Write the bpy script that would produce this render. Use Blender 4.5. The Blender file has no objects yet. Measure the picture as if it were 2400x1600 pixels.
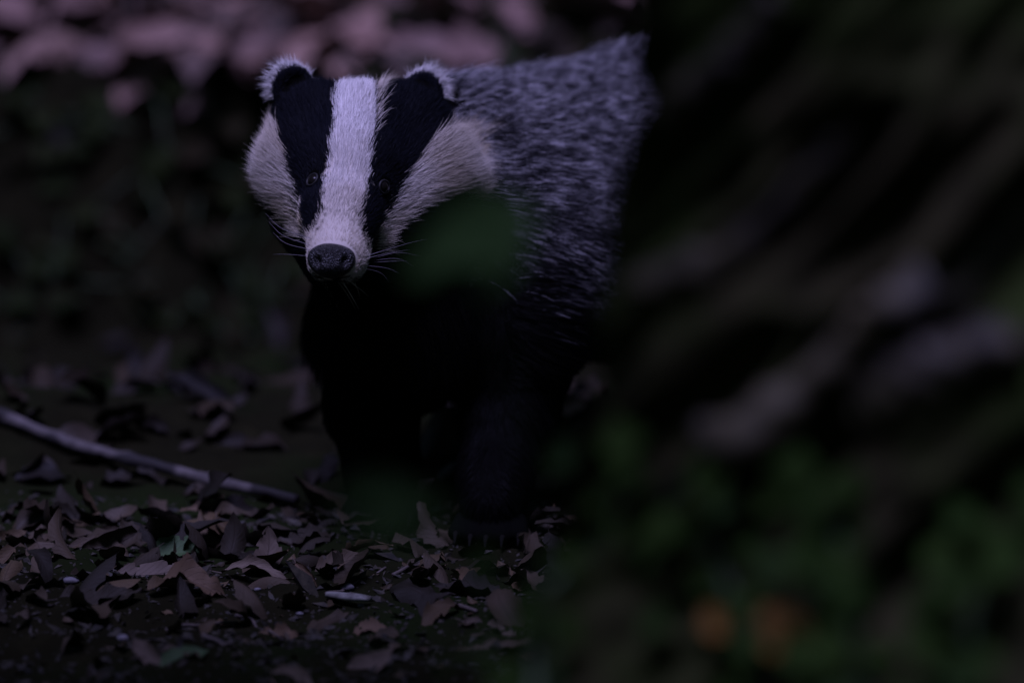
import bpy, math, random
import numpy as np
from mathutils import Vector, Matrix, Euler

rng = np.random.default_rng(7)
random.seed(7)
R = math.radians
SC = bpy.context.scene
COL = SC.collection

# ------------------------------------------------------------------ camera
D = 8.1                      # metres to the plane of focus
TH = R(14.0)                 # the camera looks down by this much
FZ = 0.171                   # height of the point looked at
PPM = 3292.0                 # photo pixels (2400 wide) per metre at the plane of focus
cd = bpy.data.cameras.new('camera')
cam = bpy.data.objects.new('camera', cd)
COL.objects.link(cam)
cd.sensor_width = 36.0
cd.lens = 400.0
cd.clip_start = 0.1
cd.clip_end = 500.0
cam.location = (0.0, -D * math.cos(TH), FZ + D * math.sin(TH))
cam.rotation_euler = (R(90) - TH, 0, 0)
cd.dof.use_dof = True
cd.dof.focus_distance = D + 0.045
cd.dof.aperture_fstop = 2.7
SC.camera = cam

# ------------------------------------------------------------------ light
SUN_EL, SUN_AZ = R(72), R(-160)      # high soft light through the thin canopy gap
w = bpy.data.worlds.new('World')
SC.world = w
w.use_nodes = True
nt = w.node_tree
sky = nt.nodes.new('ShaderNodeTexSky')
sky.sky_type = 'NISHITA'
sky.sun_disc = False
sky.sun_elevation = SUN_EL
sky.sun_rotation = SUN_AZ
sky.ozone_density = 3.0
sky.dust_density = 0.3
nt.links.new(sky.outputs[0], nt.nodes['Background'].inputs[0])
nt.nodes['Background'].inputs[1].default_value = 0.014
sd = bpy.data.lights.new('sun', 'SUN')
sun = bpy.data.objects.new('sun', sd)
COL.objects.link(sun)
sd.energy = 3.75
sd.angle = R(22)
sd.color = (0.48, 0.45, 1.0)
# azimuth measured like the sky node: 0 is +Y, turning towards +X
sdir = Vector((math.cos(SUN_EL) * math.sin(SUN_AZ), math.cos(SUN_EL) * math.cos(SUN_AZ), math.sin(SUN_EL)))
sun.rotation_euler = (-sdir).to_track_quat('-Z', 'Y').to_euler()
sun.location = sdir * 20

SC.view_settings.view_transform = 'Standard'
SC.view_settings.look = 'None'
SC.view_settings.gamma = 1.0
SC.view_settings.use_curve_mapping = False
SC.view_settings.exposure = 0.68
SC.render.engine = 'CYCLES'
SC.cycles.use_denoising = True
SC.cycles.denoising_input_passes = 'RGB_ALBEDO_NORMAL'
SC.cycles.max_bounces = 6
SC.cycles.diffuse_bounces = 4
SC.cycles.use_adaptive_sampling = False
SC.cycles_curves.shape = 'RIBBONS'
SC.cycles_curves.subdivisions = 2

# ------------------------------------------------------------------ helpers
RIGHT = np.array([1.0, 0, 0])
UP = np.array([0, math.sin(TH), math.cos(TH)])
DIR = np.array([0, math.cos(TH), -math.sin(TH)])
F0 = np.array([0, 0, FZ])

def pix(px, py, t):
    """the point seen in the photograph at px, py and t metres behind the plane of focus"""
    s = (D + t) / D
    return F0 + RIGHT * ((px - 1200) / PPM * s) + UP * ((800 - py) / PPM * s) + DIR * t

def unpix(P):
    q = P - F0
    t = q @ DIR
    s = (D + t) / D
    return 1200 + (q @ RIGHT) / s * PPM, 800 - (q @ UP) / s * PPM, t

def hash3(i, j, k, seed):
    h = (i * 374761393 + j * 668265263 + k * 2147483647 + seed * 1274126177) & 0xFFFFFFFF
    h = ((h ^ (h >> 13)) * 1274126177) & 0xFFFFFFFF
    h = h ^ (h >> 16)
    return (h & 0xFFFFFF) / float(0xFFFFFF)

def noise3(p, seed=0):
    p = np.asarray(p, dtype=float)
    i = np.floor(p).astype(np.int64)
    f = p - i
    f = f * f * (3 - 2 * f)
    out = 0
    for dx in (0, 1):
        for dy in (0, 1):
            for dz in (0, 1):
                wgt = (f[..., 0] if dx else 1 - f[..., 0]) * (f[..., 1] if dy else 1 - f[..., 1]) * (f[..., 2] if dz else 1 - f[..., 2])
                out = out + wgt * hash3(i[..., 0] + dx, i[..., 1] + dy, i[..., 2] + dz, seed)
    return out * 2 - 1

def fbm(p, octs=4, seed=0, gain=0.5):
    a, s, tot = 1.0, 0, 0.0
    p = np.asarray(p, dtype=float)
    for o in range(octs):
        s = s + a * noise3(p * (2.03 ** o), seed + o * 17)
        tot += a
        a *= gain
    return s / tot

def sstep(x, a, b):
    t = np.clip((x - a) / (b - a), 0, 1)
    return t * t * (3 - 2 * t)

def mesh_from(name, V, F, mat=None, smooth=True):
    me = bpy.data.meshes.new(name)
    me.from_pydata([tuple(v) for v in np.asarray(V)], [], [tuple(int(i) for i in f) for f in F])
    if smooth:
        me.polygons.foreach_set('use_smooth', [True] * len(me.polygons))
    if mat:
        me.materials.append(mat)
    me.update()
    return me

def link(name, data, parent=None):
    o = bpy.data.objects.new(name, data)
    COL.objects.link(o)
    if parent is not None:
        o.parent = parent
        o.matrix_parent_inverse = Matrix.Translation(-parent.location) if parent.type == 'EMPTY' else parent.matrix_world.inverted()
    return o

def tag(o, label, cat, group=None):
    o['label'] = label
    o['category'] = cat
    if group:
        o['group'] = group
    return o

def empty(name, loc):
    o = bpy.data.objects.new(name, None)
    COL.objects.link(o)
    o.location = loc
    o.empty_display_size = 0.05
    return o

def tube(pts, rad, n=10, cap=True, wob=0.0, seed=0):
    """tapered tube through points; returns V, F"""
    pts = np.asarray(pts, float)
    rad = np.asarray(rad, float)
    T = np.gradient(pts, axis=0)
    T /= np.linalg.norm(T, axis=1)[:, None]
    ref = np.array([0.13, 0.31, 0.94])
    if abs(T[0] @ ref) > 0.9:
        ref = np.array([1.0, 0.1, 0])
    A = np.cross(T, ref)
    A /= np.linalg.norm(A, axis=1)[:, None]
    B = np.cross(T, A)
    V, F = [], []
    m = len(pts)
    for i in range(m):
        for k in range(n):
            a = 2 * math.pi * k / n
            r = rad[i]
            if wob:
                r *= 1 + wob * float(noise3(np.array([i * 0.37, math.cos(a) * 1.3, math.sin(a) * 1.3]), seed))
            V.append(pts[i] + r * (A[i] * math.cos(a) + B[i] * math.sin(a)))
    for i in range(m - 1):
        for k in range(n):
            F.append((i * n + k, i * n + (k + 1) % n, (i + 1) * n + (k + 1) % n, (i + 1) * n + k))
    if cap:
        V.append(pts[0]); V.append(pts[-1])
        c0, c1 = len(V) - 2, len(V) - 1
        for k in range(n):
            F.append((c0, (k + 1) % n, k))
            F.append((c1, (m - 1) * n + k, (m - 1) * n + (k + 1) % n))
    return V, F

def bez(pts, n):
    """Catmull-Rom through points, n samples"""
    P = np.asarray(pts, float)
    P = np.vstack([2 * P[0] - P[1], P, 2 * P[-1] - P[-2]])
    out = []
    m = len(P) - 3
    for q in np.linspace(0, m - 1e-6, n):
        i = int(q); f = q - i
        a, b, c, d = P[i:i + 4]
        out.append(0.5 * (2 * b + (c - a) * f + (2 * a - 5 * b + 4 * c - d) * f * f + (3 * b - a - 3 * c + d) * f ** 3))
    return np.array(out)

# ------------------------------------------------------------------ materials
class NT:
    def __init__(self, name):
        self.m = bpy.data.materials.new(name)
        self.m.use_nodes = True
        self.t = self.m.node_tree
        self.b = self.t.nodes['Principled BSDF']
    def n(self, kind, **kw):
        nd = self.t.nodes.new(kind)
        for k, v in kw.items():
            if k.startswith('i_'):
                nd.inputs[k[2:].replace('_', ' ')].default_value = v
            else:
                setattr(nd, k, v)
        return nd
    def l(self, a, b):
        self.t.links.new(a, b)
    def ramp(self, fac, stops):
        r = self.n('ShaderNodeValToRGB')
        e = r.color_ramp.elements
        while len(e) < len(stops):
            e.new(0.5)
        for q, (p, c) in enumerate(stops):
            e[q].position = p
            e[q].color = (*c, 1) if len(c) == 3 else c
        self.l(fac, r.inputs[0])
        return r.outputs[0]
    def noise(self, scale, detail=5, rough=0.6, vec=None, out='Fac'):
        nd = self.n('ShaderNodeTexNoise', i_Scale=scale, i_Detail=detail, i_Roughness=rough)
        if vec is not None:
            self.l(vec, nd.inputs['Vector'])
        return nd.outputs[out]
    def math(self, op, a, b=None):
        nd = self.n('ShaderNodeMath', operation=op)
        for q, v in enumerate((a, b)):
            if v is None:
                continue
            if isinstance(v, (int, float)):
                nd.inputs[q].default_value = v
            else:
                self.l(v, nd.inputs[q])
        return nd.outputs[0]
    def mix(self, fac, a, b, mode='MIX'):
        nd = self.n('ShaderNodeMix', data_type='RGBA', blend_type=mode)
        for s, v in ((0, fac), (6, a), (7, b)):
            if isinstance(v, (int, float)):
                nd.inputs[s].default_value = v
            elif isinstance(v, tuple):
                nd.inputs[s].default_value = (*v, 1)
            else:
                self.l(v, nd.inputs[s])
        return nd.outputs[2]
    def bump(self, h, strength=0.5, dist=0.01):
        nd = self.n('ShaderNodeBump', i_Strength=strength, i_Distance=dist)
        self.l(h, nd.inputs['Height'])
        self.l(nd.outputs[0], self.b.inputs['Normal'])
    def coord(self, which='Object'):
        return self.n('ShaderNodeTexCoord').outputs[which]

def spec(m, rough, sp=0.3):
    m.b.inputs['Roughness'].default_value = rough
    m.b.inputs['Specular IOR Level'].default_value = sp

def soil_material():
    m = NT('soil')
    co = m.coord()
    a = m.noise(22, 8, 0.65, co)
    b = m.noise(160, 6, 0.7, co)
    c = m.noise(4.0, 4, 0.5, co)
    col = m.ramp(a, [(0.3, (0.0030, 0.0030, 0.0012)), (0.55, (0.0062, 0.0060, 0.0024)), (0.8, (0.016, 0.0145, 0.0062))])
    col = m.mix(m.math('MULTIPLY', b, 0.7), col, (0.010, 0.0095, 0.0045))
    moss = m.ramp(c, [(0.46, (0, 0, 0)), (0.62, (1, 1, 1))])
    col = m.mix(m.math('MULTIPLY', moss, 0.8), col, (0.007, 0.012, 0.003))
    m.l(col, m.b.inputs['Base Color'])
    spec(m, 0.95, 0.02)
    m.bump(m.math('ADD', a, m.math('MULTIPLY', b, 0.6)), 0.8, 0.006)
    return m.m

def leaf_material(name, stops, vein=(0.02, 0.015, 0.012), gloss=0.6, sp=0.14, transl=0.0):
    """leaf blade: tone varies from leaf to leaf, a midrib, side veins and blotches"""
    m = NT(name)
    uv = m.n('ShaderNodeUVMap').outputs[0]
    ob = m.n('ShaderNodeObjectInfo').outputs['Random']
    at = m.n('ShaderNodeAttribute', attribute_name='tint').outputs['Fac']
    rnd = m.math('FRACT', m.math('ADD', ob, at))
    col = m.ramp(rnd, stops)
    co = m.coord('Object')
    blot = m.noise(70, 5, 0.7, co)
    col = m.mix(m.math('MULTIPLY', blot, 0.75), col, m.mix(1.0, col, (0.33, 0.30, 0.30), 'MULTIPLY'))
    sx = m.n('ShaderNodeSeparateXYZ'); m.l(uv, sx.inputs[0])
    av = m.math('ABSOLUTE', m.math('SUBTRACT', sx.outputs[1], 0.5))
    side = m.math('SUBTRACT', m.math('MULTIPLY', sx.outputs[0], 9.0), m.math('MULTIPLY', av, 5.0))
    saw = m.math('ABSOLUTE', m.math('SUBTRACT', m.math('FRACT', side), 0.5))
    vs = m.ramp(saw, [(0.0, (1, 1, 1)), (0.09, (0, 0, 0))])
    vm = m.ramp(av, [(0.0, (1, 1, 1)), (0.035, (0, 0, 0))])
    v = m.math('MAXIMUM', m.math('MULTIPLY', vs, 0.55), vm)
    col = m.mix(m.math('MULTIPLY', v, 0.55), col, vein)
    m.l(col, m.b.inputs['Base Color'])
    spec(m, gloss, sp)
    m.bump(m.math('ADD', m.math('MULTIPLY', v, -0.6), m.math('MULTIPLY', blot, 0.6)), 0.5, 0.0015)
    if transl:
        m.b.inputs['Transmission Weight'].default_value = 0.0
    return m.m

BROWN = [(0.0, (0.010, 0.008, 0.0045)), (0.25, (0.028, 0.021, 0.012)), (0.5, (0.068, 0.050, 0.031)),
         (0.65, (0.016, 0.013, 0.008)), (0.88, (0.085, 0.058, 0.030)), (1.0, (0.014, 0.011, 0.007))]
LIT_PINK = [(0.0, (0.10, 0.065, 0.05)), (0.3, (0.26, 0.16, 0.13)), (0.5, (0.06, 0.05, 0.04)), (0.75, (0.32, 0.20, 0.15)), (1.0, (0.14, 0.09, 0.08))]  # paler tones: stronger light on these leaves put into their colour
M_SOIL = soil_material()
M_LEAF = leaf_material('dry_leaf', BROWN)
M_LITLEAF = leaf_material('lit_dry_leaf', LIT_PINK)
M_GREENLEAF = leaf_material('green_leaf', [(0, (0.042, 0.078, 0.030)), (1, (0.05, 0.088, 0.034))], vein=(0.055, 0.085, 0.04), gloss=0.5)
M_IVY = leaf_material('ivy_leaf', [(0, (0.012, 0.027, 0.004)), (0.5, (0.019, 0.038, 0.006)), (1, (0.014, 0.029, 0.008))], vein=(0.018, 0.034, 0.008), gloss=0.8, sp=0.03)
M_ORANGE = leaf_material('orange_leaf', [(0, (0.13, 0.062, 0.006)), (1, (0.14, 0.066, 0.007))])
M_PALELEAF = leaf_material('pale_leaf', [(0, (0.11, 0.085, 0.063)), (1, (0.14, 0.108, 0.078))])
M_TANLEAF = leaf_material('tan_leaf', [(0, (0.10, 0.066, 0.038)), (1, (0.115, 0.076, 0.045))])

def bark_material():
    m = NT('bark')
    co = m.coord()
    mp = m.n('ShaderNodeMapping'); m.l(co, mp.inputs[0])
    mp.inputs['Scale'].default_value = (1, 1, 0.35)
    a = m.noise(26, 8, 0.7, mp.outputs[0])
    c = m.noise(7, 5, 0.6, co)
    col = m.ramp(a, [(0.3, (0.008, 0.0075, 0.0035)), (0.6, (0.030, 0.027, 0.012)), (0.8, (0.070, 0.060, 0.030))])
    moss = m.ramp(c, [(0.38, (0, 0, 0)), (0.58, (1, 1, 1))])
    col = m.mix(m.math('MULTIPLY', moss, 0.85), col, (0.018, 0.029, 0.006))
    m.l(col, m.b.inputs['Base Color'])
    spec(m, 0.95, 0.03)
    m.bump(a, 0.9, 0.01)
    return m.m

M_SHADELEAF = leaf_material('shaded_leaf', [(p, tuple(0.42 * q for q in c)) for p, c in BROWN])  # brown tones darkened: shade behind the path put into the leaf colour
def wood_material(name, dark, light, scale=60, bump=0.5):
    m = NT(name)
    co = m.coord()
    a = m.noise(scale, 6, 0.65, co)
    b = m.noise(scale * 0.28, 3, 0.5, co)
    col = m.ramp(a, [(0.3, dark), (0.7, light)])
    col = m.mix(m.ramp(b, [(0.52, (0, 0, 0)), (0.62, (1, 1, 1))]), col, m.mix(1.0, col, (0.35, 0.33, 0.32), 'MULTIPLY'))
    m.l(col, m.b.inputs['Base Color'])
    spec(m, 0.7, 0.3)
    m.bump(a, bump, 0.002)
    return m.m
M_BARK = bark_material()
M_ROOT = wood_material('root_bark', (0.020, 0.017, 0.008), (0.064, 0.054, 0.024), 40)
def stick_material():
    m = NT('stick_bark')
    co = m.coord()
    a = m.noise(90, 6, 0.65, co)
    b = m.noise(24, 0, 0.5, co)
    col = m.ramp(a, [(0.3, (0.032, 0.027, 0.025)), (0.7, (0.085, 0.072, 0.066))])
    col = m.mix(m.ramp(b, [(0.50, (0, 0, 0)), (0.56, (1, 1, 1))]), col, (0.012, 0.010, 0.009))
    m.l(col, m.b.inputs['Base Color'])
    spec(m, 0.7, 0.2)
    m.bump(a, 0.5, 0.002)
    return m.m
M_STICK = stick_material()
M_TWIG = wood_material('twig_bark', (0.03, 0.024, 0.02), (0.085, 0.065, 0.055), 120)
M_CHIP = wood_material('bare_wood', (0.12, 0.12, 0.105), (0.19, 0.185, 0.165), 140, 0.3)
M_STEM = wood_material('green_stem', (0.03, 0.05, 0.02), (0.05, 0.08, 0.03), 80, 0.2)
M_CRUMB = wood_material('litter_crumb', (0.006, 0.005, 0.003), (0.034, 0.028, 0.017), 130)
M_PEBBLE = wood_material('pebble', (0.06, 0.057, 0.06), (0.13, 0.12, 0.13), 150, 0.3)

# ------------------------------------------------------------------ ground
def gh(x, y):
    """height of the woodland floor: a trodden path, a rising earth bank behind it"""
    x = np.asarray(x, float); y = np.asarray(y, float)
    z2 = np.zeros_like(x)
    edge = 0.045 * fbm(np.stack([x * 4.0, z2 + 3.1, z2], -1), 3, 5)
    yy = y + edge
    b = -0.12 * sstep(yy, 0.45, 1.1) + 0.195 * sstep(yy, 1.12, 1.27) + 0.10 * np.clip(yy - 1.27, 0, 40)
    h = b
    P = np.stack([x, y, z2], -1)
    h = h + 0.010 * fbm(P * 9, 3, 11) + 0.0045 * fbm(P * 45, 3, 23) * np.where(np.abs(y) < 3, 1, 0)
    h = h + 0.02 * fbm(P * 22, 3, 31) * sstep(yy, 0.60, 0.80) * (1 - sstep(yy, 1.27, 1.5))
    # the litter heaps up a little on the left where the stick lies
    h = h + 0.030 * np.exp(-((x + 0.40) / 0.10) ** 2 - ((y - 0.40) / 0.12) ** 2)
    # worn a little flatter and lower on the near path
    h = h - 0.006 * sstep(-y, 0.0, 0.15)
    return h

def axis_coords(c, half_fine, step, far):
    a = np.arange(-half_fine, half_fine + 1e-9, step)
    out = list(a)
    s, q = step, half_fine
    while q < far:
        s *= 1.35
        q += s
        out.append(q); out.insert(0, -q)
    return np.array(out) + c
gx = axis_coords(-0.05, 0.62, 0.0052, 60)
gy = axis_coords(0.55, 0.95, 0.006, 60)
GX, GY = np.meshgrid(gx, gy, indexing='ij')
GZ = gh(GX, GY)
nx_, ny_ = GX.shape
Vg = np.stack([GX.ravel(), GY.ravel(), GZ.ravel()], -1)
idx = np.arange(nx_ * ny_).reshape(nx_, ny_)
Fg = np.stack([idx[:-1, :-1].ravel(), idx[1:, :-1].ravel(), idx[1:, 1:].ravel(), idx[:-1, 1:].ravel()], -1)
ground = link('ground', mesh_from('ground', Vg, Fg, M_SOIL))
ground['kind'] = 'structure'
ground['label'] = 'dark bare woodland soil rising to an earth bank, strewn with dead leaves'

def on_ground(px, py):
    """where the line of sight through a photo pixel meets the floor"""
    t = np.linspace(-0.9, 1.6, 2501)
    P = np.array([pix(px, py, q) for q in t])
    below = P[:, 2] < gh(P[:, 0], P[:, 1])
    k = int(np.argmax(below))
    return P[k]

# ------------------------------------------------------------------ leaf shapes
def leaf_shape(seed, nu=12, nv=6, width=0.30, fold=0.15, curl=0.3, roll=0.4, wave=0.03, torn=0.0, point=1.0, lobed=False):
    """a leaf blade 1 long lying along +X, petiole included; V, F, UV"""
    r = np.random.default_rng(seed)
    V, UV, F = [], [], []
    ph = r.uniform(0, 6.28, 4)
    bend = r.uniform(-0.12, 0.12)
    for i in range(nu + 1):
        s = i / nu
        wd = width * (math.sin(math.pi * min(1, s ** 0.85 * 0.985 + 0.01)) ** (0.75)) * (1 - 0.25 * s * point)
        if lobed:
            wd *= 1 + 0.38 * math.cos(s * 9.0 + 0.6)
        for j in range(nv + 1):
            v = -1 + 2 * j / nv
            e = 1 + 0.045 * math.sin(23 * s + ph[0] + 2 * (v > 0)) * abs(v) ** 3 + 0.05 * math.sin(51 * s + ph[1]) * abs(v) ** 3
            yv = v * wd * e
            ra = roll * yv / max(width, 1e-4)
            rr = width / max(abs(roll), 1e-3)
            y2 = rr * math.sin(ra) if abs(roll) > 1e-3 else yv
            z = rr * (1 - math.cos(ra)) if abs(roll) > 1e-3 else 0
            z += fold * abs(yv)
            z += wave * math.sin(13 * s + ph[2] + 1.5 * (v > 0)) * abs(v) ** 1.5
            z += wave * 0.7 * math.sin(29 * s + ph[3] - 2 * v) * abs(v) ** 2
            x = s
            ca = curl * (s - 0.4)
            z += curl * (s - 0.4) ** 2 * 1.3
            V.append((x, y2 + bend * math.sin(3.1 * s), z))
            UV.append((s, 0.5 + v / 2))
    for i in range(nu):
        for j in range(nv):
            if torn and (j in (0, nv - 1) or r.random() < 0.08) and r.random() < torn:
                continue
            a = i * (nv + 1) + j
            F.append((a, a + nv + 1, a + nv + 2, a + 1))
    # petiole: a thin strip with a bend
    b0 = len(V)
    for q in range(4):
        s = -0.06 * q
        wq = 0.010 - 0.001 * q
        for dy in (-1, 1):
            V.append((s + 0.01, dy * wq, curl * 0.2 + 0.02 * q * bend * 4))
            UV.append((0.0, 0.5))
    zc = [v for v in V[:nv + 1]][nv // 2]
    for q in range(3):
        a = b0 + 2 * q
        F.append((a, a + 1, a + 3, a + 2))
    for k in range(b0, len(V)):
        V[k] = (V[k][0], V[k][1], V[k][2] - V[b0][2] * 0 + zc[2] - curl * 0.2)
    return np.array(V), F, np.array(UV)

def leaf_mesh(name, shape, mat):
    V, F, UV = shape
    me = mesh_from(name, V, F, mat)
    ul = me.uv_layers.new(name='UVMap')
    li = np.empty(len(me.loops), dtype=np.int64)
    me.loops.foreach_get('vertex_index', li)
    ul.data.foreach_set('uv', UV[li].ravel())
    return me

def drop(V, mat3, xy, scale, sink=0.002):
    """lowest height at which the turned leaf rests on the floor"""
    W = (V * scale) @ np.array(mat3).T
    g = gh(W[:, 0] + xy[0], W[:, 1] + xy[1])
    gap = np.sort(W[:, 2] - g)
    return -gap[max(0, int(len(gap) * 0.10))] - sink

SHAPES = []
for q in range(14):
    rr = np.random.default_rng(100 + q)
    SHAPES.append(leaf_shape(q, width=rr.uniform(0.22, 0.34), fold=rr.uniform(-0.1, 0.35), curl=rr.uniform(-0.5, 0.9),
                             roll=rr.choice([-1, 1]) * rr.uniform(0.5, 2.0), wave=rr.uniform(0.02, 0.065), torn=rr.choice([0, 0, 0, 0, 0.15])))
LOW = []
for q in range(8):
    rr = np.random.default_rng(200 + q)
    LOW.append(leaf_shape(40 + q, nu=6, nv=4, width=rr.uniform(0.24, 0.36), fold=rr.uniform(-0.1, 0.35), curl=rr.uniform(-0.4, 0.8),
                          roll=rr.choice([-1, 1]) * rr.uniform(0.2, 1.3), wave=rr.uniform(0.02, 0.06)))
LEAF_ME = [leaf_mesh('leaf', s, M_LEAF) for s in SHAPES]

# single leaves one can pick out: children of the floor
PAWS = []
def scatter(n, xr, yr, size, tilt, dens=None, mes=None):
    out = 0
    while out < n:
        x, y = rng.uniform(*xr), rng.uniform(*yr)
        if dens is not None and rng.random() > dens(x, y):
            continue
        k = int(rng.integers(len(SHAPES)))
        L = rng.uniform(*size)
        e = Euler((rng.normal(0, tilt) + (math.pi if rng.random() < 0.4 else 0), rng.normal(0, tilt), rng.uniform(0, 6.28)))
        m3 = e.to_matrix()
        z = drop(SHAPES[k][0], m3, (x, y), L)
        o = bpy.data.objects.new('leaf', (mes or LEAF_ME)[k])
        COL.objects.link(o)
        o.parent = ground
        o.matrix_basis = Matrix.Translation((x, y, z)) @ m3.to_4x4() @ Matrix.Scale(L, 4)
        out += 1
def dens_path(x, y):
    u = 1.0 if y > -0.06 else max(0.10, 1.0 + (y + 0.06) * 7)
    n = float(noise3(np.array([x * 14, y * 14, 0.3]), 77))
    return u * (0.55 + 0.45 * n)
scatter(150, (-0.42, 0.14), (-0.16, 0.16), (0.022, 0.050), 0.38, dens_path)
SHADE_ME = [leaf_mesh('leaf', s_, M_SHADELEAF) for s_ in SHAPES]
scatter(60, (-0.46, 0.2), (0.14, 0.75), (0.03, 0.06), 0.4, None, SHADE_ME)
LIT_ME = [leaf_mesh('leaf', s_, M_LITLEAF) for s_ in SHAPES]
def dens_bank(x, y):
    g = lambda cx, cy, sx, sy: math.exp(-((x - cx) / sx) ** 2 - ((y - cy) / sy) ** 2)
    return 0.02 + g(-0.22, 1.32, 0.09, 0.08) + g(-0.39, 1.36, 0.07, 0.08) + 0.6 * g(-0.10, 1.50, 0.05, 0.06) + 0.35 * g(0.05, 1.50, 0.10, 0.10)
scatter(85, (-0.52, 0.35), (1.24, 1.62), (0.07, 0.13), 0.22, dens_bank, LIT_ME)

# the litter nobody could count
def litter(name, specs, mat, label):  # one mesh, tone per leaf in 'tint'
    VV, FF, UU, TT, off = [], [], [], [], 0
    for (n, xr, yr, size, tilt) in specs:
        for q in range(n):
            x, y = rng.uniform(*xr), rng.uniform(*yr)
            V, F, UV = LOW[int(rng.integers(len(LOW)))]
            L = rng.uniform(*size)
            m3 = np.array(Euler((rng.normal(0, tilt), rng.normal(0, tilt), rng.uniform(0, 6.28))).to_matrix())
            W = (V * L) @ m3.T
            z = float(gh(np.array(x), np.array(y))) - np.percentile(W[:, 2], 25)
            VV.append(W + np.array([x, y, z]))
            FF += [tuple(i + off for i in f) for f in F]
            UU.append(UV)
            TT.append(np.full(len(V), rng.random()))
            off += len(V)
    V = np.vstack(VV); UV = np.vstack(UU); T = np.concatenate(TT)
    me = leaf_mesh(name, (V, FF, UV), mat)
    a = me.attributes.new('tint', 'FLOAT', 'POINT')
    a.data.foreach_set('value', T)
    o = link(name, me, ground)
    o['kind'] = 'stuff'
    o['label'] = label
    return o
litter('shaded_leaf_litter', [(170, (-0.5, 0.45), (0.15, 0.70), (0.015, 0.05), 0.35), (90, (-0.6, 0.6), (0.66, 1.25), (0.02, 0.05), 0.5)], M_SHADELEAF,
       'leaf fragments darkened for shade in the hollow behind the badger')
litter('leaf_litter', [(110, (-0.45, 0.3), (-0.02, 0.17), (0.012, 0.045), 0.35),
                       (420, (-0.45, 0.3), (-0.35, 0.16), (0.006, 0.018), 0.3),
                       (500, (-0.8, 0.9), (1.27, 2.2), (0.04, 0.08), 0.35),
                       (500, (-3, 3), (-3, -0.3), (0.04, 0.08), 0.35),
                       (600, (-4, 4), (1.8, 6.0), (0.06, 0.12), 0.3)], M_LEAF,
       'brown dead leaf fragments lying over the dark soil')

litter('bank_leaf_litter', [(28, (-0.58, 0.0), (1.30, 1.75), (0.05, 0.09), 0.25), (14, (0.0, 0.5), (1.27, 1.75), (0.06, 0.10), 0.25)], M_LITLEAF,
       'dry leaves coloured pale as if lit, scattered along the top of the earth bank')

# crumbs of soil, bark and leaf on the trodden path
def crumbs():
    VV, FF, off = [], [], 0
    base = np.array([(1, 0, 0), (-1, 0, 0), (0, 1, 0), (0, -1, 0), (0, 0, 1), (0, 0, -1)], float)
    fc = [(0, 2, 4), (2, 1, 4), (1, 3, 4), (3, 0, 4), (2, 0, 5), (1, 2, 5), (3, 1, 5), (0, 3, 5)]
    n = 7000
    X = rng.uniform(-0.46, 0.30, n); Y = rng.uniform(-0.40, 0.22, n)
    Z = gh(X, Y)
    for q in range(n):
        s = 0.0011 * math.exp(rng.normal(0, 0.55))
        sc = s * np.array([rng.uniform(0.6, 3.2), rng.uniform(0.6, 1.6), rng.uniform(0.4, 1.0)])
        m3 = np.array(Euler((rng.normal(0, 0.4), rng.normal(0, 0.4), rng.uniform(0, 6.28))).to_matrix())
        VV.append((base * rng.uniform(0.7, 1.3, (6, 1)) * sc) @ m3.T + np.array([X[q], Y[q], Z[q] + sc[2] * 0.3]))
        FF += [tuple(i + off for i in f) for f in fc]
        off += 6
    o = link('soil_crumbs', mesh_from('soil_crumbs', np.vstack(VV), FF, M_CRUMB, smooth=False), ground)
    o['kind'] = 'stuff'
    o['label'] = 'dark crumbs of soil and bark on the trodden path'
crumbs()

# ------------------------------------------------------------------ leaves, twigs and chips one can name
def named_leaf(px, py, size_px, yaw, pitch, rollang, label, mat=M_LEAF, name='fallen_leaf', lift=0.0, group=None, **shape):
    P = on_ground(px, py)
    L = size_px / PPM
    sh = leaf_shape(int(px * 7 + py), nu=16, nv=8, **shape)
    me = leaf_mesh(name, sh, mat)
    m3 = Euler((R(rollang), R(pitch), R(yaw)), 'XYZ').to_matrix()
    c = np.array(m3 @ Vector((0.5 * L, 0, 0)))
    xy = (P[0] - c[0], P[1] - c[1])
    z = drop(sh[0], m3, xy, L) + lift
    o = bpy.data.objects.new(name, me)
    COL.objects.link(o)
    o.matrix_world = Matrix.Translation((xy[0], xy[1], z)) @ m3.to_4x4() @ Matrix.Scale(L, 4)
    tag(o, label, 'leaf', group)
    return o
named_leaf(618, 1322, 120, 75, -58, 20, 'pale brown dead leaf standing up with its veined tip pointing skyward', M_PALELEAF, width=0.33, torn=0.12, roll=0.5, fold=0.2)
named_leaf(425, 1305, 165, 8, -6, 24, 'green fallen leaf with ragged holes lying among brown ones', M_GREENLEAF, name='green_leaf', width=0.30, torn=0.35, roll=-0.9, curl=-0.5)
named_leaf(722, 1362, 135, -68, 26, 30, 'narrow brown leaf curled into a twisted strap beside the upright pointed leaf', M_TANLEAF, width=0.15, roll=1.8, curl=0.8)
named_leaf(362, 1345, 175, 4, -4, 34, 'pale brown flat leaf in front of the green leaf', M_PALELEAF, width=0.22, fold=0.1, roll=0.4, torn=0.1)
named_leaf(452, 1392, 180, -22, 4, 20, 'brown crumpled leaf folded along its midrib on the path edge', M_TANLEAF, width=0.24, fold=0.7, curl=-0.7, wave=0.07)
named_leaf(600, 1372, 175, -18, 2, 24, 'slender brown leaf twisted lengthwise below the upright pointed leaf', M_PALELEAF, width=0.15, roll=1.5, curl=-0.5)
named_leaf(236, 1296, 165, -28, 4, 32, 'broad dull brown leaf leaning beside the green leaf', M_LEAF, width=0.26, roll=-0.6)
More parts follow.
